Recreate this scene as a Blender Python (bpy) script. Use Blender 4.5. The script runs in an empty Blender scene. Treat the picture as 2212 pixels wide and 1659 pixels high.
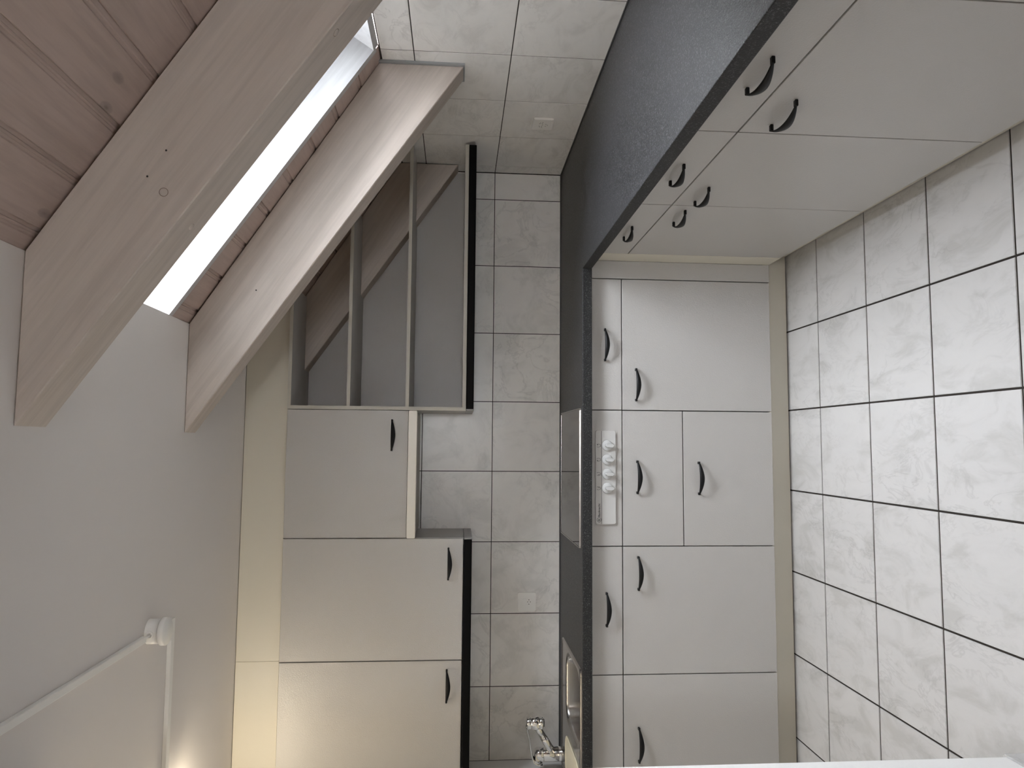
import bpy, bmesh, math, random
from mathutils import Vector, Matrix
random.seed(7)
PI = math.pi
scene = bpy.context.scene
COL = scene.collection

# ------------------------------------------------------------------ camera
# world: back wall y=0, right wall x=0, floor z=0 (room lies at x<0, y<0); metres
R_UP = [[0.9965879529, 0.0821527348, -0.0079611722],
        [-0.0813221494, 0.9938261392, 0.0754739229],
        [0.0141124102, -0.0745689827, 0.9971159946]]      # columns: right, forward, up of the upright view
right = Vector([r[0] for r in R_UP]); fwd = Vector([r[1] for r in R_UP]); up = Vector([r[2] for r in R_UP])
cam_d = bpy.data.cameras.new('camera'); cam = bpy.data.objects.new('camera', cam_d); COL.objects.link(cam)
m = Matrix.Identity(4)
for i in range(3):                                         # the camera was held turned a quarter turn
    m[i][0] = -up[i]; m[i][1] = right[i]; m[i][2] = -fwd[i]
m.translation = Vector((-1.33460, -3.46236, 1.39425))
cam.matrix_world = m
cam_d.sensor_fit = 'HORIZONTAL'; cam_d.sensor_width = 36; cam_d.lens = 25.2959
cam_d.clip_start = 0.02
scene.camera = cam

# ------------------------------------------------------------------ world, lights, exposure
w = bpy.data.worlds.new('sky'); scene.world = w; w.use_nodes = True
bg = w.node_tree.nodes['Background']
bg.inputs[0].default_value = (0.94, 0.935, 1.0, 1); bg.inputs[1].default_value = 29.0   # even overcast sky
scene.view_settings.view_transform = 'Standard'; scene.view_settings.look = 'None'
scene.view_settings.gamma = 1.0; scene.view_settings.use_curve_mapping = False
scene.view_settings.exposure = 0.38

def area(name, loc, rot, sx, sy, power, color, portal=False):
    d = bpy.data.lights.new(name, 'AREA'); d.shape = 'RECTANGLE'; d.size = sx; d.size_y = sy
    d.energy = power; d.color = color
    if portal: d.cycles.is_portal = True
    o = bpy.data.objects.new(name, d); o.location = loc; o.rotation_euler = rot; COL.objects.link(o); return o
SLOPE = math.atan(0.654)
area('skylight_portal', (-0.58, -1.475, 2.33), (0, SLOPE, 0), 1.25, 0.66, 1, (1, 1, 1), True)
area('fill_window_portal', (-1.05, -5.98, 1.45), (PI/2, 0, PI), 0.62, 0.62, 1, (1, 1, 1), True)
scene.cycles.max_bounces = 10; scene.cycles.diffuse_bounces = 6; scene.cycles.transparent_max_bounces = 8
scene.cycles.sample_clamp_indirect = 8

# ------------------------------------------------------------------ material helpers
def mat(name, color, rough=0.5, metal=0.0, spec=0.5):
    m = bpy.data.materials.new(name); m.use_nodes = True
    b = m.node_tree.nodes['Principled BSDF']
    b.inputs['Base Color'].default_value = (*color, 1); b.inputs['Roughness'].default_value = rough
    b.inputs['Metallic'].default_value = metal; b.inputs['Specular IOR Level'].default_value = spec
    return m
def N(m, t, **kw):
    n = m.node_tree.nodes.new(t)
    for k, v in kw.items(): setattr(n, k, v)
    return n
def L(m, a, b): m.node_tree.links.new(a, b)
def bsdf(m): return m.node_tree.nodes['Principled BSDF']
def coords(m, scale=(1, 1, 1), rot=(0, 0, 0), rnd=True, ry=0.0):
    tc0 = N(m, 'ShaderNodeTexCoord'); mp = N(m, 'ShaderNodeMapping'); pre = N(m, 'ShaderNodeMapping')
    pre.inputs['Rotation'].default_value = (0, ry, 0); L(m, tc0.outputs['Object'], pre.inputs[0])
    class tc: outputs = {'Object': pre.outputs[0]}
    mp.inputs['Scale'].default_value = scale; mp.inputs['Rotation'].default_value = rot
    if rnd:
        oi = N(m, 'ShaderNodeObjectInfo'); ml = N(m, 'ShaderNodeMath', operation='MULTIPLY'); ml.inputs[1].default_value = 37.0
        cb = N(m, 'ShaderNodeCombineXYZ'); ad = N(m, 'ShaderNodeVectorMath', operation='ADD')
        L(m, oi.outputs['Random'], ml.inputs[0]); L(m, ml.outputs[0], cb.inputs[0]); L(m, ml.outputs[0], cb.inputs[1]); L(m, ml.outputs[0], cb.inputs[2])
        L(m, tc.outputs['Object'], ad.inputs[0]); L(m, cb.outputs[0], ad.inputs[1]); L(m, ad.outputs[0], mp.inputs[0])
    else:
        L(m, tc.outputs['Object'], mp.inputs[0])
    return mp.outputs[0]
def noise(m, vec, scale, detail=3, rough=0.55, dist=0.0):
    n = N(m, 'ShaderNodeTexNoise'); n.inputs['Scale'].default_value = scale; n.inputs['Detail'].default_value = detail
    n.inputs['Roughness'].default_value = rough; n.inputs['Distortion'].default_value = dist
    L(m, vec, n.inputs['Vector']); return n.outputs['Fac']
def ramp(m, fac, stops):
    r = N(m, 'ShaderNodeValToRGB'); e = r.color_ramp.elements
    while len(e) < len(stops): e.new(0.5)
    for el, (p, c) in zip(e, stops): el.position = p; el.color = (*c, 1)
    L(m, fac, r.inputs[0]); return r.outputs[0]
def mix(m, fac, a, b, kind='MIX'):
    x = N(m, 'ShaderNodeMix', data_type='RGBA', blend_type=kind)
    if isinstance(fac, (int, float)): x.inputs[0].default_value = fac
    else: L(m, fac, x.inputs[0])
    for s, v in ((x.inputs[6], a), (x.inputs[7], b)):
        if isinstance(v, tuple): s.default_value = (*v, 1)
        else: L(m, v, s)
    return x.outputs[2]
def bump(m, fac, strength, dist=0.001):
    b = N(m, 'ShaderNodeBump'); b.inputs['Strength'].default_value = strength; b.inputs['Distance'].default_value = dist
    L(m, fac, b.inputs['Height']); L(m, b.outputs[0], bsdf(m).inputs['Normal'])

def melamine(name, c, rough=0.33, peel=0.9):
    m = mat(name, c, rough)
    v = coords(m)
    n = noise(m, v, 300, 1, 0.5)
    bump(m, n, peel, 0.0006)
    return m
M_DOOR = melamine('door_melamine', (0.455, 0.44, 0.42))
M_CREAM = melamine('cream_melamine', (0.62, 0.585, 0.50), 0.5, 0.15)
M_EDGE = mat('shelf_edging', (0.50, 0.48, 0.42), 0.45)
M_DARK = mat('gap_shade_dark', (0.10, 0.09, 0.08), 0.7)  # puts the shade of the door gaps into the carcass colour; also knob outlines
M_HANDLE = mat('black_plastic', (0.005, 0.005, 0.0055), 0.45, 0, 0.22)
M_PELMET = mat('black_profile', (0.003, 0.003, 0.003), 0.5, 0, 0.08)
M_GREYCAP = mat('grey_end_cap', (0.28, 0.28, 0.28), 0.35)
M_SEAL = mat('grey_sealant', (0.33, 0.34, 0.34), 0.5)
M_DARKSEAL = mat('dark_sealant', (0.05, 0.05, 0.05), 0.4)
M_WHITE = mat('white_plastic', (0.88, 0.865, 0.83), 0.35)
M_HOODW = mat('hood_enamel', (0.78, 0.74, 0.66), 0.35)
M_HOODG = mat('hood_grey', (0.42, 0.40, 0.36), 0.45)
M_BLACK = mat('black_hole', (0.01, 0.01, 0.01), 0.6)
M_PRINT = mat('printed_ink', (0.04, 0.04, 0.045), 0.5)
M_STEEL = mat('brushed_steel', (0.45, 0.435, 0.42), 0.25, 1.0)
M_CHROME = mat('chrome', (0.86, 0.86, 0.86), 0.06, 1.0)
M_GLASS = mat('ceramic_glass', (0.012, 0.012, 0.013), 0.06)
M_PATCH = mat('cream_patch', (0.72, 0.66, 0.50), 0.4)
M_PANEL = mat('panel_silver', (0.53, 0.52, 0.50), 0.5, 0, 0.25)
M_KNOB = mat('knob_white', (0.52, 0.52, 0.51), 0.5, 0, 0.2)

def plaster(name, c, b=0.25, sc=260):
    m = mat(name, c, 0.85, 0, 0.2); v = coords(m, rnd=False); bump(m, noise(m, v, sc, 4, 0.6), b, 0.0015); return m
M_CEIL = plaster('ceiling_paint', (0.77, 0.73, 0.70), 0.12, 180)
M_WALL = plaster('wall_plaster', (0.86, 0.85, 0.83), 0.8, 420)
M_GROUT = plaster('dark_grout', (0.030, 0.025, 0.021), 0.3, 500)
M_WGROUT = plaster('grey_grout', (0.035, 0.03, 0.027), 0.3, 500)

def tile_mat(name, base, vein, rough, axes):
    m = mat(name, base, rough)
    v = coords(m, axes[0], axes[1])
    n1 = noise(m, v, 6.5, 5, 0.6, 0.7)
    c1 = ramp(m, n1, [(0.36, vein), (0.50, base), (0.75, tuple(min(1, x*1.05) for x in base))])
    n2 = noise(m, v, 7, 4, 0.65, 0.8)
    c2 = ramp(m, n2, [(0.465, (1, 1, 1)), (0.50, (0.86, 0.86, 0.86)), (0.535, (1, 1, 1))])
    n3 = noise(m, v, 2.2, 2, 0.5)
    f3 = ramp(m, n3, [(0.42, (0, 0, 0)), (0.60, (1, 1, 1))])
    c = mix(m, f3, c1, c2, 'MULTIPLY')
    L(m, c, bsdf(m).inputs['Base Color'])
    bump(m, noise(m, v, 30, 2), 0.04, 0.002)
    return m
M_TILE_B = tile_mat('wall_tile_glaze', (0.80, 0.775, 0.74), (0.71, 0.69, 0.655), 0.28, ((1, 1, 1.0), (0, 0.7, 0)))
M_TILE_R_LIT = tile_mat('wall_tile_glaze_skylit', (0.86, 0.845, 0.82), (0.77, 0.755, 0.73), 0.25, ((1, 0.8, 1.6), (0.3, 0, 0)))  # same tiles as the back wall, colour lifted to paint in the skylight
M_TILE_F = tile_mat('floor_tile_glaze', (0.575, 0.565, 0.555), (0.495, 0.487, 0.472), 0.33, ((1.7, 0.8, 1), (0, 0, 0.5)))

def granite(name, lo, hi, t0, t1, rough):
    m = mat(name, lo, rough); v = coords(m, rnd=False)
    n = noise(m, v, 260, 3, 0.75)
    c = ramp(m, n, [(t0, lo), (t1, hi)])
    L(m, c, bsdf(m).inputs['Base Color'])
    n2 = noise(m, v, 320, 2)
    bump(m, n2, 0.8, 0.0012)
    return m
M_TOP = granite('granite_laminate', (0.012, 0.012, 0.013), (0.20, 0.20, 0.21), 0.54, 0.74, 0.42)
M_TOPEDGE = granite('granite_edge', (0.004, 0.004, 0.004), (0.15, 0.15, 0.15), 0.55, 0.76, 0.6)

def wood(name, base, dark, scale, rough=0.6, knots=True, b=0.25, roty=0.0):
    # grain runs along local X of the 'scale' vector's smallest entry
    m = mat(name, base, rough)
    v = coords(m, scale, ry=roty)
    n1 = noise(m, v, 22, 5, 0.65, 0.8)
    c = ramp(m, n1, [(0.30, dark), (0.55, base)])
    n2 = noise(m, v, 60, 3, 0.6, 0.2)
    c = mix(m, 0.45, c, ramp(m, n2, [(0.35, tuple(x*0.76 for x in base)), (0.6, base)]))
    if knots:
        s2 = tuple(x*0.5 if x < 0.5 else x for x in scale)
        v2 = coords(m, (1.0, 0.42, 0.0), ry=roty)
        vo = N(m, 'ShaderNodeTexVoronoi'); vo.inputs['Scale'].default_value = 7.0
        L(m, v2, vo.inputs['Vector'])
        k = ramp(m, vo.outputs['Distance'], [(0.012, (1, 1, 1)), (0.035, (0.45, 0.45, 0.45)), (0.06, (0.3, 0.3, 0.3)), (0.075, (0, 0, 0))])
        c = mix(m, k, c, (0.17, 0.145, 0.13))
    L(m, c, bsdf(m).inputs['Base Color'])
    bump(m, n2, b, 0.0015)
    return m
M_RAFT = wood('whitewashed_beam', (0.57, 0.50, 0.445), (0.50, 0.43, 0.375), (0.06, 1, 1), 0.5, False, 0.35, -SLOPE)
M_PLANK = wood('pinkish_whitewashed_board', (0.47, 0.37, 0.325), (0.40, 0.31, 0.265), (1, 0.08, 1), 0.55, True, 0.25)
M_REVEAL = wood('white_painted_reveal', (0.50, 0.50, 0.50), (0.45, 0.45, 0.45), (0.06, 1, 1), 0.5, False, 0.2, -SLOPE)

# ------------------------------------------------------------------ mesh helpers
def link(name, me, m=None, parent=None, loc=None, rot=None):
    o = bpy.data.objects.new(name, me); COL.objects.link(o)
    if m is not None and len(me.materials) == 0: me.materials.append(m)
    if parent is not None: o.parent = parent
    if loc is not None: o.location = loc
    if rot is not None: o.rotation_euler = rot
    return o
def from_bm(bm, smooth=False):
    bmesh.ops.recalc_face_normals(bm, faces=bm.faces)
    me = bpy.data.meshes.new('mesh')
    if smooth:
        for f in bm.faces: f.smooth = True
    bm.to_mesh(me); bm.free(); return me
def add_box(bm, x0, x1, y0, y1, z0, z1, bev=0.0, seg=1):
    b2 = bmesh.new()
    vs = [b2.verts.new((x, y, z)) for x in (x0, x1) for y in (y0, y1) for z in (z0, z1)]
    for f in ((0, 1, 3, 2), (4, 6, 7, 5), (0, 4, 5, 1), (2, 3, 7, 6), (0, 2, 6, 4), (1, 5, 7, 3)):
        b2.faces.new([vs[i] for i in f])
    if bev > 0: bmesh.ops.bevel(b2, geom=b2.edges[:], offset=bev, segments=seg, affect='EDGES', profile=0.5)
    bmesh.ops.recalc_face_normals(b2, faces=b2.faces)
    t = bpy.data.meshes.new('t'); b2.to_mesh(t); b2.free(); bm.from_mesh(t); bpy.data.meshes.remove(t)
def box(x0, x1, y0, y1, z0, z1, bev=0.0, seg=1):
    bm = bmesh.new(); add_box(bm, min(x0, x1), max(x0, x1), min(y0, y1), max(y0, y1), min(z0, z1), max(z0, z1), bev, seg); return from_bm(bm)
def add_prism(bm, pts, d0, d1, axis='y', bev=0.0):
    b2 = bmesh.new()
    def P(a, b, d): return {'y': (a, d, b), 'x': (d, a, b), 'z': (a, b, d)}[axis]
    A = [b2.verts.new(P(a, b, d0)) for a, b in pts]; B = [b2.verts.new(P(a, b, d1)) for a, b in pts]
    b2.faces.new(A); b2.faces.new(B[::-1])
    for i in range(len(pts)):
        j = (i+1) % len(pts); b2.faces.new((A[i], B[i], B[j], A[j]))
    if bev > 0: bmesh.ops.bevel(b2, geom=b2.edges[:], offset=bev, segments=1, affect='EDGES')
    bmesh.ops.recalc_face_normals(b2, faces=b2.faces)
    t = bpy.data.meshes.new('t'); b2.to_mesh(t); b2.free(); bm.from_mesh(t); bpy.data.meshes.remove(t)
def prism(pts, d0, d1, axis='y', bev=0.0):
    bm = bmesh.new(); add_prism(bm, pts, d0, d1, axis, bev); return from_bm(bm)
def add_cyl(bm, a, b, r0, r1=None, n=24, caps=True):
    r1 = r0 if r1 is None else r1
    a = Vector(a); b = Vector(b); d = (b-a).normalized()
    u = d.orthogonal().normalized(); v = d.cross(u)
    A = [bm.verts.new(a + (u*math.cos(2*PI*i/n)+v*math.sin(2*PI*i/n))*r0) for i in range(n)]
    B = [bm.verts.new(b + (u*math.cos(2*PI*i/n)+v*math.sin(2*PI*i/n))*r1) for i in range(n)]
    for i in range(n):
        j = (i+1) % n; f = bm.faces.new((A[i], A[j], B[j], B[i])); f.smooth = True
    if caps: bm.faces.new(A[::-1]); bm.faces.new(B)
def add_lathe(bm, prof, origin=(0, 0, 0), n=32):
    """prof: (radius, z) list; closed at r=0 ends"""
    o = Vector(origin); rings = []
    for r, z in prof:
        if r < 1e-6: rings.append([bm.verts.new(o+Vector((0, 0, z)))])
        else: rings.append([bm.verts.new(o+Vector((r*math.cos(2*PI*i/n), r*math.sin(2*PI*i/n), z))) for i in range(n)])
    for a, b in zip(rings, rings[1:]):
        for i in range(n):
            j = (i+1) % n
            if len(a) == 1 and len(b) == 1: continue
            if len(a) == 1: f = bm.faces.new((a[0], b[i], b[j]))
            elif len(b) == 1: f = bm.faces.new((a[i], a[j], b[0]))
            else: f = bm.faces.new((a[i], a[j], b[j], b[i]))
            f.smooth = True
def add_tube(bm, pts, radii, n=20):
    pts = [Vector(p) for p in pts]; rings = []
    u = None
    for i, p in enumerate(pts):
        d = (pts[min(i+1, len(pts)-1)]-pts[max(i-1, 0)]).normalized()
        if u is None: u = d.orthogonal().normalized()
        u = (u - d*u.dot(d)).normalized(); v = d.cross(u)
        r = radii[i] if isinstance(radii, (list, tuple)) else radii
        rings.append([bm.verts.new(p+(u*math.cos(2*PI*k/n)+v*math.sin(2*PI*k/n))*r) for k in range(n)])
    for a, b in zip(rings, rings[1:]):
        for k in range(n):
            l = (k+1) % n; f = bm.faces.new((a[k], a[l], b[l], b[k])); f.smooth = True
    bm.faces.new(rings[0][::-1]); bm.faces.new(rings[-1])
def rrect(x0, x1, y0, y1, r, n=6):
    pts = []
    for cx, cy, a0 in ((x1-r, y1-r, 0), (x0+r, y1-r, 90), (x0+r, y0+r, 180), (x1-r, y0+r, 270)):
        for i in range(n+1):
            a = math.radians(a0+90*i/n); pts.append((cx+r*math.cos(a), cy+r*math.sin(a)))
    return pts
def cells(xs, ys, filled, z0, z1, bev=0.003, seg=2):
    """plan-view slab made of grid cells (lets a worktop have an opening)"""
    bm = bmesh.new(); V = {}
    def v(i, j, z):
        k = (i, j, z)
        if k not in V: V[k] = bm.verts.new((xs[i], ys[j], z))
        return V[k]
    for i in range(len(xs)-1):
        for j in range(len(ys)-1):
            if not filled(i, j): continue
            bm.faces.new((v(i, j, z1), v(i+1, j, z1), v(i+1, j+1, z1), v(i, j+1, z1)))
            bm.faces.new((v(i, j, z0), v(i, j+1, z0), v(i+1, j+1, z0), v(i+1, j, z0)))
            for (di, dj, a, b) in ((-1, 0, (i, j), (i, j+1)), (1, 0, (i+1, j+1), (i+1, j)), (0, -1, (i+1, j), (i, j)), (0, 1, (i, j+1), (i+1, j+1))):
                ii, jj = i+di, j+dj
                inside = 0 <= ii < len(xs)-1 and 0 <= jj < len(ys)-1 and filled(ii, jj)
                if not inside: bm.faces.new((v(*a, z1), v(*b, z1), v(*b, z0), v(*a, z0)))
    bmesh.ops.recalc_face_normals(bm, faces=bm.faces)
    bmesh.ops.dissolve_limit(bm, angle_limit=0.01, verts=bm.verts[:], edges=bm.edges[:])
    if bev > 0:
        es = [e for e in bm.edges if len(e.link_faces) == 2 and e.calc_face_angle() > 0.5]
        bmesh.ops.bevel(bm, geom=es, offset=bev, segments=seg, affect='EDGES', profile=0.5)
    return from_bm(bm)

def empty(name, label, cat, loc=(0, 0, 0), rot=(0, 0, 0), group=None):
    o = bpy.data.objects.new(name, None); COL.objects.link(o); o.location = loc; o.rotation_euler = rot
    o.empty_display_size = 0.1
    o['label'] = label; o['category'] = cat
    if group: o['group'] = group
    return o
def tag(o, label, cat, group=None):
    o['label'] = label; o['category'] = cat
    if group: o['group'] = group
    return o
def struct(name, me, m, label=None):
    o = link(name, me, m); o['kind'] = 'structure'
    if label: o['label'] = label
    return o

# roof geometry: underside of boards and of rafters as straight lines in the XZ plane
CZ = 2.293
def roof(x): return 1.682 - 0.6515*x
XK = -0.945
def raft(x, b=1.385): return b - 0.6935*x

# ------------------------------------------------------------------ setting
floor = struct('floor', box(-3.7, 0.1, -6.1, 0.1, -0.1, -0.0012), M_GROUT, 'pale marbled square floor tiles with dark joints')
wall_back = struct('wall_back', box(-3.7, 0.1, 0.0, 0.1, -0.1, 2.75), M_WGROUT, 'tiled back wall of the kitchen')
wall_right = struct('wall_right', box(0.0, 0.1, -6.1, 0.0, -0.1, 1.678), M_WGROUT, 'tiled low side wall under the roof slope')
wall_left = struct('wall_left', box(-3.7, -2.072, -6.1, -1.772, 0, 2.75), M_WALL, 'white plastered wall corner at the near left')
struct('wall_side', box(-3.7, -2.80, -0.66, -0.001, 0, 2.75), M_WALL, 'white wall closing the kitchen run')
struct('wall_end', box(-3.7, -3.6, -1.772, -0.66, 0, 2.75), M_WALL, 'white wall at the far end of the kitchen')
# unseen rear wall with a window added to let in fill daylight
bm = bmesh.new()
add_box(bm, -2.1, 0.1, -6.1, -6.0, 0, 1.12); add_box(bm, -2.1, 0.1, -6.1, -6.0, 1.78, 2.75)
add_box(bm, -2.1, -1.38, -6.1, -6.0, 1.12, 1.78); add_box(bm, -0.72, 0.1, -6.1, -6.0, 1.12, 1.78)
struct('wall_front', from_bm(bm), M_WALL, 'white wall with an added window behind the viewer')
ceiling = struct('ceiling', box(-3.7, XK, -6.1, 0.0, CZ, CZ+0.08), M_CEIL, 'flat white painted ceiling')

# tiles
tile_cache = {}
def tile_mesh(a, b, th, bev, m, plane):
    k = (round(a, 4), round(b, 4), plane)
    if k not in tile_cache:
        if plane == 'z': me = box(0, a, 0, b, 0, th)
        elif plane == 'y': me = box(0, a, -th, 0, 0, b)
        else: me = box(-th, 0, 0, a, 0, b)
        bm = bmesh.new(); bm.from_mesh(me)
        def front(e):
            vs = [v.co for v in e.verts]
            if plane == 'z': return all(abs(c.z-th) < 1e-6 for c in vs)
            if plane == 'y': return all(abs(c.y+th) < 1e-6 for c in vs)
            return all(abs(c.x+th) < 1e-6 for c in vs)
        bmesh.ops.bevel(bm, geom=[e for e in bm.edges if front(e)], offset=bev, segments=2, affect='EDGES')
        bm.to_mesh(me); bm.free(); me.materials.append(m); tile_cache[k] = me
    return tile_cache[k]
def lay(parent, plane, us, vs, gap, th, m, skip=None):
    for u0, u1 in zip(us, us[1:]):
        for v0, v1 in zip(vs, vs[1:]):
            a0, a1 = u0+gap/2, u1-gap/2; b0, b1 = v0+gap/2, v1-gap/2
            if a1-a0 < 0.004 or b1-b0 < 0.004: continue
            if skip and skip(a0, a1, b0, b1): continue
            me = tile_mesh(a1-a0, b1-b0, th, 0.0012, m, plane)
            o = bpy.data.objects.new('tile', me); COL.objects.link(o); o.parent = parent
            o.location = {'z': (a0, b0, -0.0012), 'y': (a0, 0.0, b0), 'x': (0.0, a0, b0)}[plane]
T = 0.333
fx = sorted([-(0.8545+T*k) for k in range(-1, 9)] + [-0.50]); fx = [-3.6] + [x for x in fx if -3.6 < x <= -0.50]
fy = [-(0.787+T*j) for j in range(0, 11)][::-1] + [-0.50]
lay(floor, 'z', fx, fy, 0.0062, 0.0026, M_TILE_F, lambda a0, a1, b0, b1: a0 < -2.12 and b1 < -1.80)
bx = [-2.80] + [-(0.1364+T*k) for k in range(8)][::-1][0:] + [-0.002]
lay(wall_back, 'y', bx, [0.8975, 1.2272, 1.5617, 1.8947], 0.0035, 0.0016, M_TILE_B)
ry = [-(0.089+T*k) for k in range(12)][::-1] + [-0.005]
lay(wall_right, 'x', ry, [0.8975, 1.2272, 1.5617, 1.676], 0.0035, 0.0016, M_TILE_R_LIT)
# skirting tiles of the near-left wall corner
sk = link('skirting_tile', box(-2.072, -2.066, -4.2, -1.7665, 0.006, 0.078, 0.001), M_TILE_F, wall_left)
sk = link('skirting_tile', box(-2.6, -2.0715, -1.7715, -1.762, 0.006, 0.078, 0.001), M_TILE_F, wall_left)

# sloped ceiling: deck with skylight opening, and single boards
def slab(x0, x1, y0, y1, off0, off1):
    return ([(x0, roof(x0)+off0), (x1, roof(x1)+off0), (x1, roof(x1)+off1), (x0, roof(x0)+off1)], y0, y1)
SY0, SY1 = -1.80, -1.088        # skylight opening
SX0, SX1 = -1.22, -0.012
bm = bmesh.new()
for (x0, x1, y0, y1) in ((-1.75, 0.15, -6.1, SY0), (-1.75, 0.15, SY1, 0.1), (-1.75, SX0-0.02, SY0, SY1)):
    p, a, b = slab(x0, x1, y0, y1, 0.024, 0.10); add_prism(bm, p, a, b)
slope = struct('ceiling_slope', from_bm(bm), M_PLANK, 'sloping ceiling of pinkish whitewashed boards')
sx, sz = math.cos(SLOPE), -math.sin(SLOPE)    # unit vector down the slope (towards +x)
nx, nz = math.sin(SLOPE), math.cos(SLOPE)     # normal, outwards (up)
PROF = [(0.0005, 0.0012), (0.002, 0.0), (0.1135, 0.0), (0.1165, 0.0028), (0.1215, 0.0034), (0.1228, 0.0016), (0.1252, 0.0008), (0.1278, 0.0016), (0.1290, 0.0050), (0.1345, 0.0062), (0.1372, 0.0062), (0.1372, 0.017), (0.0005, 0.017)]
def plank_mesh(y0, y1, smax=0.2):
    pts = [(min(s, smax)*sx + d*nx, min(s, smax)*sz + d*nz) for s, d in PROF]
    me = prism(pts, y0, y1, 'y'); me.materials.append(M_PLANK); return me
pm_long = plank_mesh(-4.3, -1.812)
pm_end_l = plank_mesh(-4.3, -1.812, 0.096)
for k in range(-1, 9):
    x = -0.095 + 0.0075 - 0.1147*k          # upper end of each board where its joint line was seen
    x0 = x - 0.0075
    a = pm_long if k >= 0 else pm_end_l
    b = plank_mesh(-(1.093 + 0.0645*abs(x0+0.05)) - 0.006, -0.004, 0.2 if k >= 0 else 0.096)
    for me in (a, b):
        o = bpy.data.objects.new('plank', me); COL.objects.link(o); o.parent = slope; o.location = (x0, 0, roof(x0))

# skylight: reveal boards, frame, glass (a window of the setting)
H = 0.23
win = bpy.data.objects.new('window_1', None); COL.objects.link(win); win['kind'] = 'structure'; win['label'] = 'skylight in the roof slope between the two beams'
bm = bmesh.new()
def rv(x, y, h): return Vector((x + h*nx, y, roof(x) + h*nz))
def quadbox(bm, P, Q):
    a = [bm.verts.new(p) for p in P]; b = [bm.verts.new(p) for p in Q]
    bm.faces.new(a); bm.faces.new(b[::-1])
    for i in range(4): bm.faces.new((a[i], a[(i+1) % 4], b[(i+1) % 4], b[i]))
x0, x1 = SX0, SX1
ya0, ya1 = -1.171, -1.093           # outer line of the far reveal board (runs slightly askew)
th = 0.025
quadbox(bm, [rv(x0, ya0, -0.004), rv(x1, ya1, -0.004), rv(x1, ya1, H), rv(x0, ya0, H)], [rv(x0, ya0-th, -0.004), rv(x1, ya1-th, -0.004), rv(x1, ya1-th, H), rv(x0, ya0-th, H)])
link('reveal_board', from_bm(bm), M_REVEAL, win)
bm = bmesh.new()
quadbox(bm, [rv(x0, -1.80, -0.004), rv(x1, -1.80, -0.004), rv(x1, -1.80, H), rv(x0, -1.80, H)], [rv(x0, -1.782, -0.004), rv(x1, -1.782, -0.004), rv(x1, -1.782, H), rv(x0, -1.782, H)])
link('reveal_board', from_bm(bm), M_REVEAL, win)
bm = bmesh.new()
quadbox(bm, [rv(-0.022, -1.78, -0.004), rv(-0.001, -1.78, -0.004), rv(-0.001, -1.78, H), rv(-0.022, -1.78, H)], [rv(-0.022, -1.118, -0.004), rv(-0.001, -1.118, -0.004), rv(-0.001, -1.118, H), rv(-0.022, -1.118, H)])
link('reveal_board', from_bm(bm), M_REVEAL, win)
bm = bmesh.new()
quadbox(bm, [rv(SX0-0.02, -1.80, 0.0), rv(SX0, -1.80, 0.0), rv(SX0, -1.80, H), rv(SX0-0.02, -1.80, H)], [rv(SX0-0.02, -1.13, 0.0), rv(SX0, -1.13, 0.0), rv(SX0, -1.13, H), rv(SX0-0.02, -1.13, H)])
link('reveal_board', from_bm(bm), M_REVEAL, win)
bm = bmesh.new()
for (xa, xb, yc, yd) in ((SX0, SX0+0.05, -1.78, -1.15), (SX1-0.06, SX1-0.01, -1.78, -1.14), (SX0, SX1-0.01, -1.78, -1.74), (SX0, SX1-0.01, -1.19, -1.15)):
    quadbox(bm, [rv(xa, yc, H-0.05), rv(xb, yc, H-0.05), rv(xb, yc, H), rv(xa, yc, H)], [rv(xa, yd, H-0.05), rv(xb, yd, H-0.05), rv(xb, yd, H), rv(xa, yd, H)])
link('window_frame', from_bm(bm), M_REVEAL, win)
mg = bpy.data.materials.new('clear_pane'); mg.use_nodes = True; nt = mg.node_tree; nt.nodes.remove(nt.nodes['Principled BSDF'])
tr = nt.nodes.new('ShaderNodeBsdfTransparent'); tr.inputs[0].default_value = (0.94, 0.97, 0.97, 1); gl = nt.nodes.new('ShaderNodeBsdfGlossy'); gl.inputs['Roughness'].default_value = 0.02
fr = nt.nodes.new('ShaderNodeFresnel'); mx = nt.nodes.new('ShaderNodeMixShader')
nt.links.new(fr.outputs[0], mx.inputs[0]); nt.links.new(tr.outputs[0], mx.inputs[1]); nt.links.new(gl.outputs[0], mx.inputs[2]); nt.links.new(mx.outputs[0], nt.nodes['Material Output'].inputs[0])
bm = bmesh.new()
quadbox(bm, [rv(SX0, -1.78, H-0.03), rv(SX1-0.01, -1.78, H-0.03), rv(SX1-0.01, -1.78, H-0.026), rv(SX0, -1.78, H-0.026)], [rv(SX0, -1.15, H-0.03), rv(SX1-0.01, -1.15, H-0.03), rv(SX1-0.01, -1.15, H-0.026), rv(SX0, -1.15, H-0.026)])
link('pane', from_bm(bm), mg, win)
fill_win = bpy.data.objects.new('fill_window', None); COL.objects.link(fill_win); fill_win['kind'] = 'structure'; fill_win['label'] = 'white framed window added for fill light, unseen behind the viewer'
bm = bmesh.new()
for q in ((-1.38, -1.34, 1.12, 1.78), (-0.76, -0.72, 1.12, 1.78), (-1.34, -0.76, 1.12, 1.16), (-1.34, -0.76, 1.74, 1.78)):
    add_box(bm, q[0], q[1], -6.07, -6.02, q[2], q[3])
link('window_frame', from_bm(bm), M_WHITE, fill_win)
link('pane', box(-1.34, -0.76, -6.05, -6.046, 1.16, 1.74), mg, fill_win)

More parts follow.
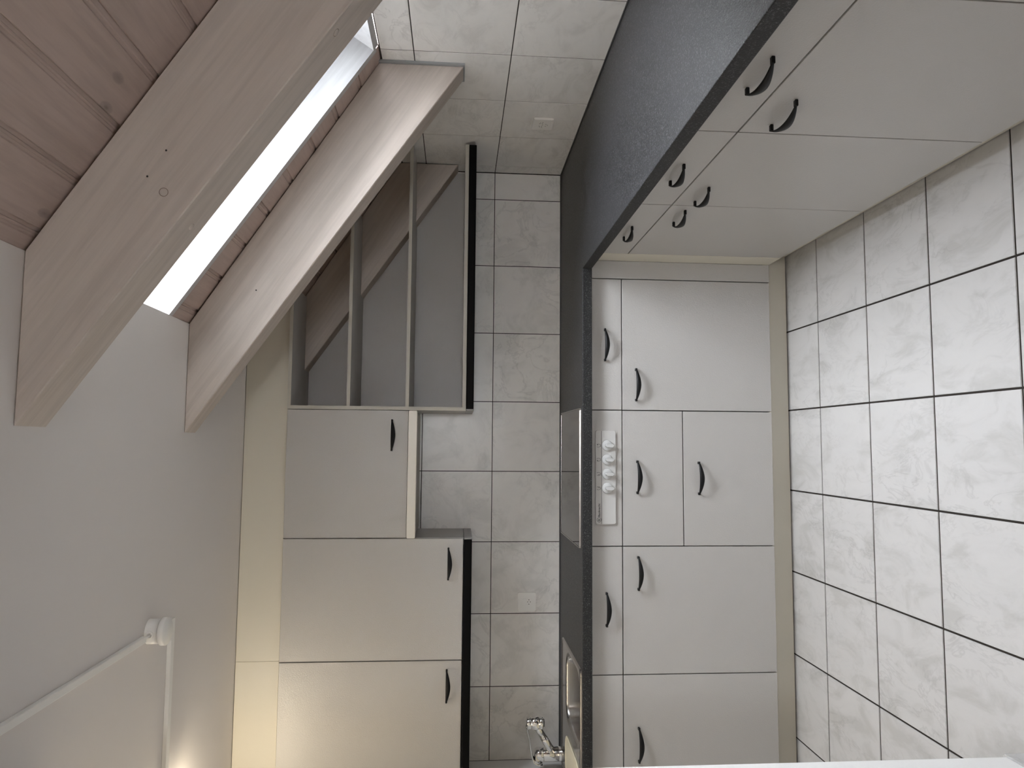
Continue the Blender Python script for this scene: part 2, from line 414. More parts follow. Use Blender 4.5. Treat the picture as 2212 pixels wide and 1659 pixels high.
# silicone joints along walls
struct('trim_1', box(-2.80, -0.003, -0.006, -0.0005, 0.8975, 0.9025), M_DARKSEAL, 'dark sealant line between worktop and back wall tiles')
struct('trim_2', box(-0.006, -0.0005, -2.95, -0.004, 0.8975, 0.9025), M_DARKSEAL, 'dark sealant line between worktop and side wall tiles')

# ------------------------------------------------------------------ rafters
def rafter(y0, y1, label, b=1.385, xend=-0.008):
    xb = -(CZ - b)/0.6935
    pts = [(xend, raft(xend, b)), (xend, roof(xend)-0.001), (XK, roof(XK)-0.001), (XK, CZ-0.0005), (xb, CZ-0.0005)]
    pts = [(xend, raft(xend, b)), (xend, roof(xend)-0.001), (XK, CZ-0.001), (xb, CZ-0.001)]
    cx, cz = pts[0]
    o = link('rafter', prism([(a-cx, c-cz) for a, c in pts], 0, y1-y0, 'y', 0.0025), M_RAFT, None, (cx, y0, cz))
    return tag(o, label, 'beam', 'whitewashed roof beams')
r1 = rafter(-1.93, -1.815, 'wide near whitewashed roof beam crossing in front of the skylight')
r2 = rafter(-1.012, -0.914, 'brightly lit whitewashed roof beam between skylight and cabinets')
r3 = rafter(-0.100, -0.0062, 'shadowed whitewashed roof beam running behind the open corner shelves', 1.403, -0.006)
link('sealant', box(-0.001, 0.007, -0.012, 0.108, -0.004, 0.302, 0.001), M_SEAL, r2)
M_PLUGRING = mat('plug_gap', (0.20, 0.15, 0.11), 0.8)
def plug2(parent, p, nrm, r=0.0095):
    nrm = Vector(nrm).normalized(); q = nrm.to_track_quat('Z', 'Y').to_euler()
    l = Vector(p) - parent.location
    bm = bmesh.new(); add_lathe(bm, [(0, 0.0004), (r, 0.0004), (r, -0.001)], n=24); k = link('plug', from_bm(bm), M_PLUGRING, parent, l, q)
    bm = bmesh.new(); add_lathe(bm, [(0, 0.0009), (r*0.86, 0.0009), (r*0.90, 0.0003)], n=24); link('plug_face', from_bm(bm), M_RAFT, k)
def hole(parent, p, r=0.0028):
    bm = bmesh.new(); add_lathe(bm, [(0, 0.0004), (r, 0.0004), (r, -0.001)], n=12); link('nail_hole', from_bm(bm), M_BLACK, parent, Vector(p)-parent.location, (PI/2, 0, 0))
un_ = (-math.sin(math.atan(0.6935)), 0, -math.cos(math.atan(0.6935)))
plug2(r1, (-0.812, -1.930, 2.020), (0, -1, 0)); plug2(r1, (-0.865, -1.863, raft(-0.865)), un_); plug2(r1, (-0.422, -1.897, raft(-0.422)), un_)
hole(r1, (-0.721, -1.930, 2.019), 0.0022); hole(r1, (-0.779, -1.930, 2.055), 0.0022); hole(r2, (-0.827, -1.012, 2.078), 0.0025)

# ------------------------------------------------------------------ handles
def handle_mesh():
    bm = bmesh.new(); n = 22; Lh = 0.0665; rings = []
    for i in range(n+1):
        t = -1 + 2*i/n; x = t*Lh
        out = 0.011 + 0.017*(1-abs(t)**2.2)
        top = 0.0035; bot = -(0.001 + 0.0150*(1-abs(t)**1.7)); thk = 0.0032 + 0.0012*(1-t*t)
        sk_ = 0.002*(1-t*t)
        rings.append([bm.verts.new((x, -out, top)), bm.verts.new((x, -out-thk, top-0.001)), bm.verts.new((x, -out-thk-sk_, (top+bot)/2)), bm.verts.new((x, -out-thk, bot+0.001)), bm.verts.new((x, -out, bot))])
    for a, b in zip(rings, rings[1:]):
        for k in range(5):
            l = (k+1) % 5; f = bm.faces.new((a[k], a[l], b[l], b[k])); f.smooth = (k in (1, 2))
    bm.faces.new(rings[0]); bm.faces.new(rings[-1][::-1])
    for s in (-1, 1):
        add_box(bm, min(s*0.0570, s*0.0672), max(s*0.0570, s*0.0672), -0.0150, 0.0, -0.0035, 0.0040, 0.0012)
    me = from_bm(bm); me.materials.append(M_HANDLE); return me
HANDLE = handle_mesh()
def add_handle(parent, x, y, z):
    o = bpy.data.objects.new('handle', HANDLE); COL.objects.link(o); o.parent = parent; o.location = (x, y, z); o['label'] = 'curved black bow handle'
    return o

# ------------------------------------------------------------------ base units (front faces local -y, x from 0..w)
G = 0.0019
def unit(name, label, cat, loc, rz, wdt, depth, z0, z1, fronts, body_m=None, group=None, body_top=None):
    t = empty(name, label, cat, loc, (0, 0, rz), group)
    link('body', box(0.0006, wdt-0.0006, -(depth-0.022), 0, z0, body_top or z1), body_m or M_DARK, t)
    for (fa, fb, kind, hx, hz) in fronts:
        cx, cz = wdt/2, (fa+fb)/2
        o = link(kind, box(-wdt/2+G, wdt/2-G, -0.019, 0.0, -(fb-fa)/2+G, (fb-fa)/2-G, 0.0012, 2), M_DOOR, t, (cx, -(depth-0.019), cz))
        if hx is not None: add_handle(o, hx-cx, -0.019, hz-cz)
    return t
D = 0.578
def base(label, x0, x1, hd, hz, fronts=None, **kw):
    return unit('base_cabinet', label, 'cabinet', (x0, -0.002, 0), 0, x1-x0, D, 0.10, 0.857, fronts, group='grey base cabinets under the worktop', **kw)
base('grey base cabinet with drawer and door, right of the hob controls in the corner', -1.197, -0.655, 0, 0,
     [(0.7285, 0.855, 'drawer', -0.931+1.197, 0.799), (0.10, 0.7285, 'door', -1.093+1.197, 0.671)])
oven = base('grey base cabinet holding the hob controls above two deep drawers', -1.742, -1.197, 0, 0,
     [(0.7285, 0.855, 'front_panel', None, None), (0.4775, 0.7285, 'drawer', -1.467+1.742, 0.668), (0.10, 0.4775, 'drawer', -1.470+1.742, 0.414)])
base('grey base cabinet with drawer and door, left of the hob controls', -2.242, -1.742, 0, 0,
     [(0.7285, 0.855, 'drawer', -1.988+2.242, 0.795), (0.10, 0.7285, 'door', -1.848+2.242, 0.666)])
base('grey base cabinet under the sink with a plain panel and door', -2.79, -2.242, 0, 0,
     [(0.7285, 0.855, 'front_panel', None, None), (0.10, 0.7285, 'door', -2.508+2.79, 0.668)], body_top=0.735)
def sidebase(label, y0, y1, fronts):
    return unit('base_cabinet', label, 'cabinet', (-0.002, y0, 0), -PI/2, y0-y1, D, 0.10, 0.857, fronts, group='grey base cabinets under the worktop')
sidebase('grey base cabinet of the side run nearest the corner, narrow drawer over door', -0.695, -1.285,
     [(0.7285, 0.855, 'drawer', 0.990-0.695, 0.799), (0.10, 0.7285, 'door', 1.178-0.695, 0.671)])
sidebase('grey base cabinet in the middle of the side run under the dark worktop', -1.285, -1.822,
     [(0.7285, 0.855, 'drawer', 1.553-1.285, 0.795), (0.10, 0.7285, 'door', 1.390-1.285, 0.668)])
sidebase('large grey base cabinet of the side run closest to the viewer', -1.822, -2.362,
     [(0.7285, 0.855, 'drawer', 2.097-1.822, 0.792), (0.10, 0.7285, 'door', 1.931-1.822, 0.665)])
sidebase('grey base cabinet at the near end of the side run', -2.362, -2.90,
     [(0.7285, 0.855, 'drawer', 0.27, 0.792), (0.10, 0.7285, 'door', 0.43, 0.665)])
# corner fillers
fl = empty('corner_filler', 'narrow grey filler strips closing the inner corner between the two cabinet runs', 'filler panel', (-0.58, -0.58, 0.10))
link('panel', box(-0.0733, 0.0, 0.0, 0.018, 0.0, 0.755, 0.001), M_DOOR, fl)
link('panel', box(0.0, 0.018, -0.1133, -0.0005, 0.0, 0.755, 0.001), M_CREAM, fl)['label'] = 'cream narrow strip'
# plinths
tag(link('plinth', box(-2.79, -0.512, 0.0, 0.015, 0.0055, 0.0985, 0.0006), M_CREAM, None, (0, -0.529, 0)), 'cream plinth board under the back row of base cabinets', 'plinth', 'cream plinth boards')
tag(link('plinth', box(0.0, 0.015, -2.90, -0.532, 0.0055, 0.0985, 0.0006), M_CREAM, None, (-0.529, 0, 0)), 'cream plinth board under the side row of base cabinets', 'plinth', 'cream plinth boards')

# ------------------------------------------------------------------ worktop with sink opening
CT = 0.898
xs = [-2.795, -2.765, -2.235, -0.625, -0.003]; ys = [-2.93, -0.622, -0.575, -0.115, -0.003]
def fil(i, j):
    if j == 0: return i == 3
    if i == 1 and j == 2: return False
    return True
wt = empty('worktop', 'dark speckled granite-look worktop running round the corner', 'worktop', (0, 0, 0))
top = link('slab', cells(xs, ys, fil, 0.859, CT, 0.0025, 2), M_TOP, wt)
top.data.materials.append(M_TOPEDGE)
for p in top.data.polygons:
    if abs(p.normal.z) < 0.5: p.material_index = 1

# hob
hob = empty('hob', 'black ceramic glass hob with thin steel frame, flush on the worktop', 'hob', (-1.47, -0.33, CT))
link('glass', prism(rrect(-0.276, 0.276, -0.244, 0.268, 0.006), 0.0005, 0.0042, 'z', 0.0006), M_GLASS, hob)
bm = bmesh.new(); o_ = rrect(-0.281, 0.281, -0.250, 0.2725, 0.010, 5); i_ = rrect(-0.2765, 0.2765, -0.2445, 0.2685, 0.006, 5)
vo = [bm.verts.new((a, b, 0.0)) for a, b in o_]; v1 = [bm.verts.new((a*0.996, b*0.996, 0.0055)) for a, b in o_]; v2 = [bm.verts.new((a, b, 0.0055)) for a, b in i_]; v3 = [bm.verts.new((a, b, 0.0)) for a, b in i_]
for ring in ((vo, v1), (v1, v2), (v2, v3)):
    for k in range(len(o_)):
        l = (k+1) % len(o_); bm.faces.new((ring[0][k], ring[0][l], ring[1][l], ring[1][k]))
link('frame', from_bm(bm), M_STEEL, hob)
# hob control panel (part of the hob's control unit)
cp = empty('hob_control_panel', 'white and silver hob control panel with four round knobs on the cabinet front', 'control panel', (-1.4675, -0.581, 0.798))
w2 = 0.1865
link('plate', prism(rrect(-w2, w2, -0.0405, 0.0405, 0.006), -0.006, 0.0, 'y', 0.0012), M_PANEL, cp)
link('groove', box(-w2+0.001, w2-0.001, -0.0063, -0.005, 0.0160, 0.0176), M_PRINT, cp)
for i, x in enumerate((-1.341, -1.3975, -1.4545, -1.5115)):
    bm = bmesh.new()
    add_lathe(bm, [(0.0, 0.007), (0.0185, 0.007), (0.0212, 0.0045), (0.0216, 0.0)], n=36)
    k = link('knob', from_bm(bm), M_KNOB, cp, (x+1.4675, -0.006, -0.0065), (PI/2, 0, 0)); k['label'] = 'round white knob'
    link('outline', prism(rrect(-0.0072, 0.0072, -0.0251, 0.0101, 0.0068), 0.0062, 0.0074, 'z'), M_DARK, k)
    g = link('grip', prism(rrect(-0.0066, 0.0066, -0.0245, 0.0095, 0.0062), 0.0065, 0.019, 'z', 0.0012), M_KNOB, k)
    bm = bmesh.new(); cx = x+1.4675
    for (dx, dz, ww, hh) in ((-0.0045, 0.0345, 0.0035, 0.0014), (0.0045, 0.0345, 0.0035, 0.0014), (-0.0045, 0.0255, 0.0035, 0.0014), (0.0045, 0.0255, 0.0035, 0.0014), (-0.0062, 0.0320, 0.0014, 0.0028), (-0.0062, 0.0280, 0.0014, 0.0028), (0.0062, 0.0320, 0.0014, 0.0028), (0.0062, 0.0280, 0.0014, 0.0028),
                             ((0.003, -0.003, -0.003, 0.003)[i], (0.0325, 0.0325, 0.0275, 0.0275)[i], 0.0032, 0.0032), (-0.0035, 0.0205, 0.0016, 0.0036), (0.0, 0.0205, 0.0016, 0.0036), (0.0035, 0.0205, 0.0016, 0.0036)):
        add_box(bm, cx+dx-ww/2, cx+dx+ww/2, -0.0064, -0.006, dz-hh/2, dz+hh/2)
    link('printed_symbol', from_bm(bm), M_PRINT, cp)
def text(body, size, parent, loc, rot, m):
    c = bpy.data.curves.new('txt', 'FONT'); c.body = body; c.size = size; c.extrude = 0.0002; c.offset = 0.0002
    o = bpy.data.objects.new('txt', c); COL.objects.link(o)
    dg = bpy.context.evaluated_depsgraph_get(); me = bpy.data.meshes.new_from_object(o.evaluated_get(dg))
    bpy.data.objects.remove(o); me.materials.clear()
    return link('lettering', me, m, parent, loc, rot)
text('Bauknecht', 0.0125, cp, (-0.1575, -0.0062, 0.0225), (PI/2, 0, 0), M_PRINT)
text('B', 0.0125, cp, (-0.1735, -0.0062, 0.0225), (PI/2, 0, 0), M_PRINT)
bm = bmesh.new(); n = 28
A = [bm.verts.new((-0.169+0.0092*math.cos(2*PI*k/n), -0.0063, 0.0268+0.0092*math.sin(2*PI*k/n))) for k in range(n)]
B = [bm.verts.new((-0.169+0.0078*math.cos(2*PI*k/n), -0.0063, 0.0268+0.0078*math.sin(2*PI*k/n))) for k in range(n)]
for k in range(n): bm.faces.new((A[k], A[(k+1) % n], B[(k+1) % n], B[k]))
link('emblem_ring', from_bm(bm), M_PRINT, cp)

# ------------------------------------------------------------------ sink, tray, tap
sink = empty('sink', 'stainless steel inset sink with a main bowl and a half bowl', 'sink', (-2.50, -0.345, CT))
def ringverts(bm, pts, z): return [bm.verts.new((a, b, z)) for a, b in pts]
bm = bmesh.new()
# rim plate with two openings: cells
def bowl(bm, x0, x1, y0, y1, depth, r=0.07):
    n = 8; tops = ringverts(bm, rrect(x0, x1, y0, y1, r, n), 0.003)
    l1 = ringverts(bm, rrect(x0+0.006, x1-0.006, y0+0.006, y1-0.006, r-0.006, n), -0.004)
    la = ringverts(bm, rrect(x0+0.0075, x1-0.0075, y0+0.0075, y1-0.0075, r-0.0075, n), -0.012)
    lb = ringverts(bm, rrect(x0+0.010, x1-0.010, y0+0.010, y1-0.010, r-0.010, n), -depth+0.05)
    l2 = ringverts(bm, rrect(x0+0.015, x1-0.015, y0+0.015, y1-0.015, r-0.015, n), -depth+0.022)
    l3 = ringverts(bm, rrect(x0+0.04, x1-0.04, y0+0.04, y1-0.04, r-0.035, n), -depth)
    for a, b in ((tops, l1), (l1, la), (la, lb), (lb, l2), (l2, l3)):
        for k in range(len(a)):
            l = (k+1) % len(a); f = bm.faces.new((a[k], a[l], b[l], b[k])); f.smooth = True
    bm.faces.new(l3)
    return tops
bw1 = (0.03, 0.262-0.002, -0.232, 0.135); bw2 = (-0.258, -0.045, -0.215, 0.145)
b1 = (-0.055+0.0, 0.262, -0.232, 0.135)
b1 = (-0.040, 0.262, -0.232, 0.135); b2 = (-0.262, -0.100, -0.220, 0.125)
t1 = bowl(bm, *b1, 0.15, 0.075); t2 = bowl(bm, *b2, 0.09, 0.06)
outer = ringverts(bm, rrect(-0.283, 0.283, -0.250, 0.245, 0.02, 4), 0.003)
def loop_edges(vs): return [bm.edges.get((vs[k], vs[(k+1) % len(vs)])) or bm.edges.new((vs[k], vs[(k+1) % len(vs)])) for k in range(len(vs))]
es = loop_edges(outer)+loop_edges(t1)+loop_edges(t2)
bmesh.ops.triangle_fill(bm, use_beauty=True, edges=es, normal=(0, 0, 1))
low = ringverts(bm, rrect(-0.285, 0.285, -0.252, 0.247, 0.021, 4), 0.0002)
for k in range(len(outer)):
    l = (k+1) % len(outer); bm.faces.new((outer[k], outer[l], low[l], low[k]))
link('bowls', from_bm(bm), M_STEEL, sink)
bm = bmesh.new(); o_ = rrect(-0.284, 0.284, -0.251, 0.246, 0.02, 4); i_ = rrect(-0.277, 0.277, -0.244, 0.239, 0.015, 4)
a = ringverts(bm, o_, 0.003); b = ringverts(bm, rrect(-0.281, 0.281, -0.248, 0.243, 0.018, 4), 0.0062); c = ringverts(bm, i_, 0.003)
for u_, v_ in ((a, b), (b, c)):
    for k in range(len(a)):
        l = (k+1) % len(a); f = bm.faces.new((u_[k], u_[l], v_[l], v_[k])); f.smooth = True
link('raised_rim', from_bm(bm), M_STEEL, sink)
bm = bmesh.new(); add_lathe(bm, [(0, 0.002), (0.02, 0.002), (0.03, 0.004), (0.042, 0.0)], n=28)
link('drain', from_bm(bm), M_CHROME, sink, (0.11, -0.05, -0.1495))
patch = empty('sink_patch', 'cream tray sitting in the half bowl of the sink beside the tap', 'patch', (-2.681, -0.394, CT+0.0035))  # shallow cream shape set into the half bowl
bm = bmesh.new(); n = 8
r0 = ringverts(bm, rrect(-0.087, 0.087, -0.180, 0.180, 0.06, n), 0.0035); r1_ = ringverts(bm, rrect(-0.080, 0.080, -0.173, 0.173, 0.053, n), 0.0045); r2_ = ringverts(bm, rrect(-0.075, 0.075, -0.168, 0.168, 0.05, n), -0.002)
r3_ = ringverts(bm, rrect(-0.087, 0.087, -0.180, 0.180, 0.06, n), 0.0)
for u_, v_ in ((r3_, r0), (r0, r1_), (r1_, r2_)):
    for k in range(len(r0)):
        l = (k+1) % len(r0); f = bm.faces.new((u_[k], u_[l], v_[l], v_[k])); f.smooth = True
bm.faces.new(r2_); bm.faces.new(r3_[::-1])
link('patch_body', from_bm(bm), M_PATCH, patch)
# tap
tap = empty('kitchen_tap', 'chrome single-lever mixer tap with ball-jointed spray head at the sink', 'tap', (-2.722, -0.135, CT+0.003))
bm = bmesh.new(); add_lathe(bm, [(0, 0), (0.031, 0), (0.031, 0.018), (0.029, 0.0195), (0.029, 0.022), (0.031, 0.0235), (0.031, 0.088), (0.030, 0.090), (0.0, 0.090)], n=36)
link('base', from_bm(bm), M_CHROME, tap)
bm = bmesh.new(); add_lathe(bm, [(0.029, 0.0905), (0.0315, 0.093), (0.0315, 0.112), (0.027, 0.124), (0.017, 0.130), (0.0, 0.132)], n=36)
link('cartridge_cap', from_bm(bm), M_CHROME, tap)
hd = Vector((-2.548+2.722, -0.235+0.135, 1.040-CT-0.003))
bm = bmesh.new(); p0 = Vector((0.008, -0.006, 0.048)); p1 = hd - (hd-p0).normalized()*0.008
mid = p0.lerp(p1, 0.55)
add_tube(bm, [p0, p0.lerp(mid, 0.5), mid], [0.0175, 0.0165, 0.0158]); add_tube(bm, [mid+(p1-p0).normalized()*0.0012, p1], [0.0150, 0.0148])
link('spout', from_bm(bm), M_CHROME, tap)
bm = bmesh.new(); add_lathe(bm, [(0.0300*math.sin(PI*k/14), -0.0300*math.cos(PI*k/14)) for k in range(15)], n=32)
ball = link('ball_joint', from_bm(bm), M_CHROME, tap, hd)
bm = bmesh.new(); add_lathe(bm, [(0, 0.0), (0.0245, 0.0), (0.026, 0.002), (0.026, 0.0155), (0.024, 0.0175), (0, 0.0175)], n=32)
link('top_disc', from_bm(bm), M_CHROME, tap, hd+Vector((0, 0, 0.0185)))
bm = bmesh.new(); add_lathe(bm, [(0, -0.024), (0.016, -0.024), (0.018, -0.019), (0.025, -0.016), (0.0262, -0.013), (0.0262, 0.0), (0, 0.0)], n=32)
link('aerator', from_bm(bm), M_CHROME, tap, hd+Vector((0, 0, -0.0165)))
bm = bmesh.new(); rings = []
lp = [Vector((-0.030, -0.010, 0.096)), Vector((-0.026, -0.012, 0.120)), Vector((-0.012, -0.014, 0.138)), Vector((0.03, -0.03, 0.149)), Vector((0.09, -0.055, 0.158)), Vector((0.140, -0.080, 0.170)), Vector((0.160, -0.092, 0.174))]
lw = [0.022, 0.031, 0.030, 0.020, 0.012, 0.009, 0.007]
for i, p in enumerate(lp):
    d = (lp[min(i+1, len(lp)-1)]-lp[max(i-1, 0)]).normalized(); s = d.cross(Vector((0, 0, 1))).normalized(); nrm = s.cross(d)
    rings.append([bm.verts.new(p + s*lw[i]*math.cos(k*PI/4) + nrm*0.004*math.sin(k*PI/4)) for k in range(8)])
for a, b in zip(rings, rings[1:]):
    for k in range(8):
        f = bm.faces.new((a[k], a[(k+1) % 8], b[(k+1) % 8], b[k])); f.smooth = True
bm.faces.new(rings[0][::-1]); bm.faces.new(rings[-1])
link('lever', from_bm(bm), M_CHROME, tap)

# ------------------------------------------------------------------ wall units
UF = 0.36
def wall_unit(label, x0, x1, z0, z1, hx, hz):
    t = unit('wall_cabinet', label, 'cabinet', (x0, -0.004, 0), 0, x1-x0, UF-0.004, z0, z1, [(z0, z1, 'door', hx-x0, hz)], M_DOOR, group='grey wall cabinets')
    return t
wall_unit('short grey wall cabinet above the extractor hood', -1.737, -1.197, 1.603, 2.114, -1.304, 1.672)
wall_unit('tall grey wall cabinet left of the extractor hood', -2.240, -1.7375, 1.362, 2.114, -1.843, 1.425)
wall_unit('tall grey wall cabinet above the sink, farthest left', -2.79, -2.2405, 1.362, 2.114, -2.343, 1.425)
# cream fascia between wall units and ceiling
fa = empty('ceiling_fascia', 'cream fascia boards between wall cabinets and ceiling', 'fascia', (0, -0.345, 2.1155))
fz = CZ-2.1155-0.0025
link('board', prism([(-2.2385, 0), (-0.668, 0), (-0.668, roof(-0.668)-2.1155-0.004), (XK, fz), (-2.2385, fz)], 0, 0.016, 'y', 0.0006), M_CREAM, fa)
link('board', box(-2.79, -2.2392, 0, 0.016, 0, fz, 0.0006), M_CREAM, fa)
# open corner shelf unit
sh = empty('corner_shelf', 'open grey corner shelf unit with pale edges, cut around the roof beam', 'shelf', (-1.1965, -0.004, 1.36))
X0, Y0, Z0 = -1.1965, -0.004, 1.36
def Lx(x): return x-X0
XR = -0.014
link('side_panel', box(0.0, 0.0150, -(UF-0.006), 0.0, 0.0, 0.754), M_DOOR, sh)
link('edge_strip', box(0.0, 0.0150, -(UF-0.004), -(UF-0.0058), 0.0, 0.754), M_EDGE, sh)
def shelf(z0, z1, xend, xr):
    # board with a notch for the rear beam from xr to the right
    pts = [(0.0152, -(UF-0.006)), (Lx(xend), -(UF-0.006)), (Lx(xend), -0.100), (Lx(xr), -0.100), (Lx(xr), -0.0105), (0.0152, -0.0105)]
    s = link('shelf_board', prism([(a, b) for a, b in pts], z0-Z0, z1-Z0, 'z'), M_DOOR, sh)
    link('edge_strip', box(0.0152, Lx(xend), -(UF-0.004), -(UF-0.0058), z0-Z0, z1-Z0), M_EDGE, s)
def xroof(z): return (1.682-z)/0.6515
def xraft(z): return (1.403-z)/0.6935
shelf(2.1000, 2.1140, xroof(2.114)-0.004, xraft(2.098)-0.004)
shelf(1.8530, 1.8670, xroof(1.867)-0.004, xraft(1.851)-0.004)
shelf(1.6040, 1.6180, XR, xraft(1.602)-0.004)
s = link('shelf_board', box(0.0152, Lx(XR), -(UF-0.006), -0.0105, 0.0, 0.0155), M_DOOR, sh)
link('edge_strip', box(0.0152, Lx(XR), -(UF-0.004), -(UF-0.0058), 0.0, 0.0155), M_EDGE, s)
bp = [(Lx(-1.18), 0.016), (Lx(XR), 0.016), (Lx(XR), 0.0505), (Lx(xraft(2.10)), 0.739), (Lx(-1.18), 0.739)]
link('back_panel', prism(bp, -0.010, -0.001, 'y'), M_DOOR, sh)
# light pelmets
def pelmet(x0, x1, label, cap):
    t = empty('light_pelmet', label, 'pelmet', (x0, -0.03, 1.327), group='black fronted light pelmets')
    link('body', box(0.004, x1-x0-0.002, -0.325, 0.0, 0.0, 0.0325), M_GREYCAP, t)
    bm = bmesh.new()
    pts = [(-0.326, 0.0325), (-0.338, 0.0325), (-0.3415, 0.029), (-0.3415, 0.004), (-0.338, -0.0002), (-0.326, -0.0002)]
    add_prism(bm, pts, 0.004, x1-x0-0.004, 'x'); link('front_profile', from_bm(bm), M_PELMET, t)
    link('end_cap', prism(pts[:0] + [(-0.0, 0.0325), (-0.336, 0.0325), (-0.3405, 0.028), (-0.3405, 0.005), (-0.336, -0.001), (-0.0, -0.001)], -0.004 if cap < 0 else x1-x0-0.002, 0.0035 if cap < 0 else x1-x0+0.004, 'x', 0.0008), M_GREYCAP, t)
pelmet(-2.79, -1.7385, 'black fronted light pelmet under the two tall wall cabinets', 1)
pelmet(-1.193, -0.016, 'black fronted light pelmet under the open corner shelf', -1)

# extractor hood
hood = empty('extractor_hood', 'slim cream-white extractor hood under the short wall cabinet', 'hood', (-1.467, -0.004, 1.566))
link('housing', box(-0.266, 0.266, -0.345, 0.0, 0.008, 0.035), M_HOODG, hood)
link('front_strip', prism(rrect(-0.2685, 0.2685, 0.0, 0.0362, 0.006, 4), -0.378, -0.346, 'y', 0.001), M_HOODW, hood)
bm = bmesh.new()
for k in range(40):
    x = -0.205 + k*0.0105
    add_box(bm, x, x+0.006, -0.335, -0.305, 0.0045, 0.0078)
link('grille_bars', from_bm(bm), M_HOODG, hood)
link('grille_recess', box(-0.215, 0.215, -0.338, -0.302, 0.0066, 0.0079), M_BLACK, hood)
bm = bmesh.new()
for q in ((-0.262, 0.262, -0.342, -0.339), (-0.262, 0.262, -0.299, -0.296), (-0.262, -0.258, -0.339, -0.299), (0.258, 0.262, -0.339, -0.299), (-0.222, -0.218, -0.339, -0.299), (0.218, 0.222, -0.339, -0.299)):
    add_box(bm, q[0], q[1], q[2], q[3], 0.002, 0.0079)
link('grille_frame', from_bm(bm), M_HOODG, hood)
link('filter_panel', box(-0.255, 0.255, -0.29, -0.03, 0.004, 0.0078, 0.001), M_HOODG, hood)

# ------------------------------------------------------------------ sockets
def dots(parent, pts, r=0.0019):
    bm = bmesh.new()
    for (a, b) in pts: add_cyl(bm, (a, -0.0094, b), (a, -0.0085, b), r, n=10)
    return link('pin_holes', from_bm(bm), M_BLACK, parent)
def plate(label, loc, rz, wdt, hgt):
    t = empty('wall_socket', label, 'socket', loc, (0, 0, rz), 'white wall sockets')
    link('faceplate', prism(rrect(-wdt/2, wdt/2, -hgt/2, hgt/2, 0.006), -0.009, 0.0, 'y', 0.0016), M_WHITE, t)
    return t
s1 = plate('small white wall plate with rocker switch and socket holes on the back wall', (-2.080, -0.0017, 1.057), 0, 0.087, 0.086)
link('rocker', prism(rrect(-0.0155, 0.0155, -0.0085, 0.0085, 0.005), -0.0115, -0.009, 'y', 0.001), M_WHITE, s1, (0, 0, 0.011))
dots(s1, [(0.010, -0.010), (-0.010, -0.010), (0, -0.0045), (0, -0.0165)])
s2 = plate('white triple socket plate with ring of pin holes on the side wall', (-0.0017, -0.5775, 1.058), -PI/2, 0.094, 0.084)
dots(s2, [(0.019, 0.011), (0.0235, 0.002), (0.010, 0.014), (0.012, 0.003), (-0.010, 0.014), (-0.019, 0.011), (-0.0235, 0.002), (-0.012, 0.003), (0.0, 0.001), (0.009, -0.012), (-0.009, -0.012), (0, -0.019)], 0.0017)

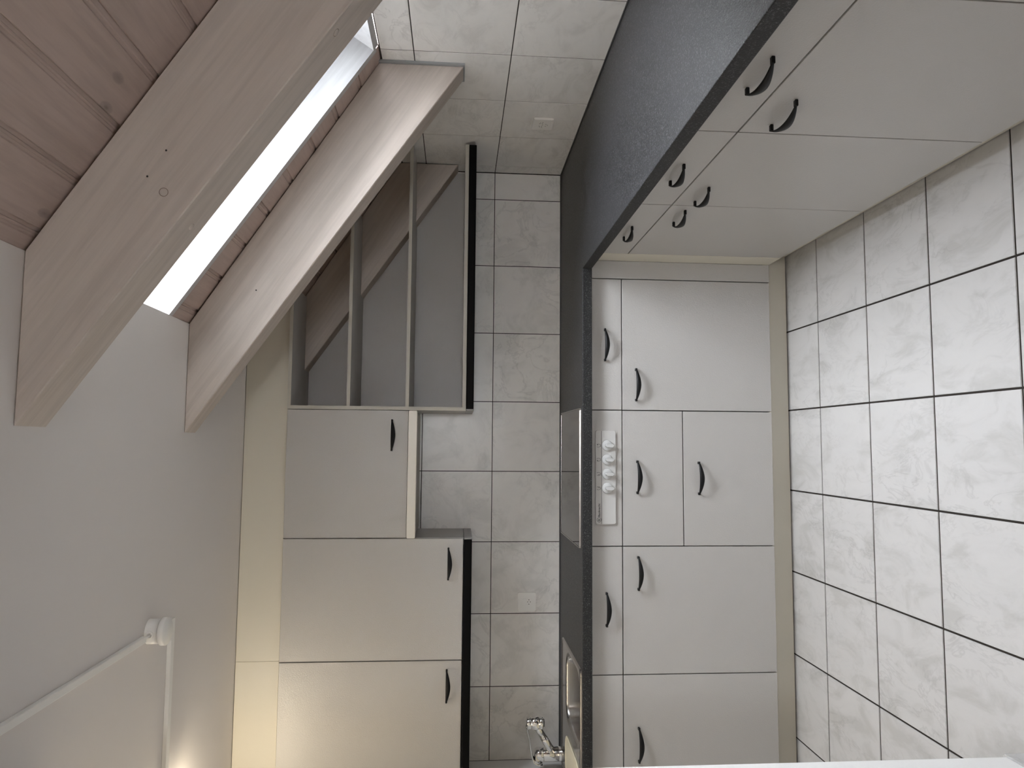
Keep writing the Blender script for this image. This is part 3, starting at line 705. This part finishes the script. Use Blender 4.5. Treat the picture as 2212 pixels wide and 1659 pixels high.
# ------------------------------------------------------------------ ceiling junction box and cable ducts
jb = empty('junction_box', 'round white cable junction box screwed to the ceiling', 'junction box', (-1.896, -1.212, CZ))
bm = bmesh.new(); add_lathe(bm, [(0.036, 0.0), (0.036, -0.036), (0.0, -0.036)], n=36); link('housing', from_bm(bm), M_WHITE, jb)
bm = bmesh.new(); add_lathe(bm, [(0.038, -0.0365), (0.0405, -0.0385), (0.0405, -0.050), (0.0385, -0.053), (0.0, -0.053)], n=40); link('lid', from_bm(bm), M_WHITE, jb)
bm = bmesh.new(); add_lathe(bm, [(0.0105, 0.0), (0.0105, 0.003), (0.0085, 0.0045), (0.0065, 0.0045), (0.0065, 0.001), (0, 0.001)], n=24)
link('cable_grommet', from_bm(bm), M_WHITE, jb, (-0.002, -0.0355, -0.016), (PI/2, 0, 0))
bm = bmesh.new(); add_tube(bm, [(-0.002, -0.036, -0.016), (-0.006, -0.048, -0.012), (-0.009, -0.060, -0.008)], 0.0035, 12)
link('cable', from_bm(bm), M_WHITE, jb)
d1 = tag(link('cable_duct', box(-0.009, 0.009, -3.0, 0.0, -0.0135, 0.0, 0.0012), M_WHITE, None, (-1.906, -1.262, CZ-0.0003)), 'white cable duct running along the ceiling from the junction box towards the viewer', 'cable duct', 'white ceiling cable ducts')
d2 = tag(link('cable_duct', box(-1.15, 0.0, -0.0125, 0.0125, -0.0135, 0.0, 0.0012), M_WHITE, None, (-1.893, -1.062, CZ-0.0003)), 'white cable duct on the ceiling running left behind the junction box', 'cable duct', 'white ceiling cable ducts')

# warm tube lamp at the left end of the kitchen (just out of view, its duct leads to it)
lamp = empty('ceiling_lamp', 'warm tube lamp on the ceiling over the sink end of the kitchen', 'lamp', (-2.76, -0.97, CZ))
link('housing', box(-0.30, 0.30, -0.02, 0.02, -0.022, 0.0, 0.002), M_WHITE, lamp)
bm = bmesh.new(); add_cyl(bm, (-0.29, 0, -0.045), (0.29, 0, -0.045), 0.019, n=24)
ml = mat('lamp_tube', (1, 1, 1)); bsdf(ml).inputs['Emission Color'].default_value = (1.0, 0.87, 0.66, 1); bsdf(ml).inputs['Emission Strength'].default_value = 34
link('tube', from_bm(bm), ml, lamp)

# unseen warm globe added behind the viewer as fill light
pd = empty('fill_globe_lamp', 'warm globe added for fill light, unseen behind the viewer', 'lamp', (-1.0, -5.1, CZ))
bm = bmesh.new(); add_cyl(bm, (0, 0, 0), (0, 0, -0.30), 0.004, n=10); link('cord', from_bm(bm), M_WHITE, pd)
bm = bmesh.new(); add_lathe(bm, [(0.14*math.sin(PI*k/16), -0.44-0.14*math.cos(PI*k/16)) for k in range(17)], n=32)
mp_ = mat('fill_globe', (1, 1, 1)); bsdf(mp_).inputs['Emission Color'].default_value = (1.0, 0.70, 0.42, 1); bsdf(mp_).inputs['Emission Strength'].default_value = 11
link('globe', from_bm(bm), mp_, pd)
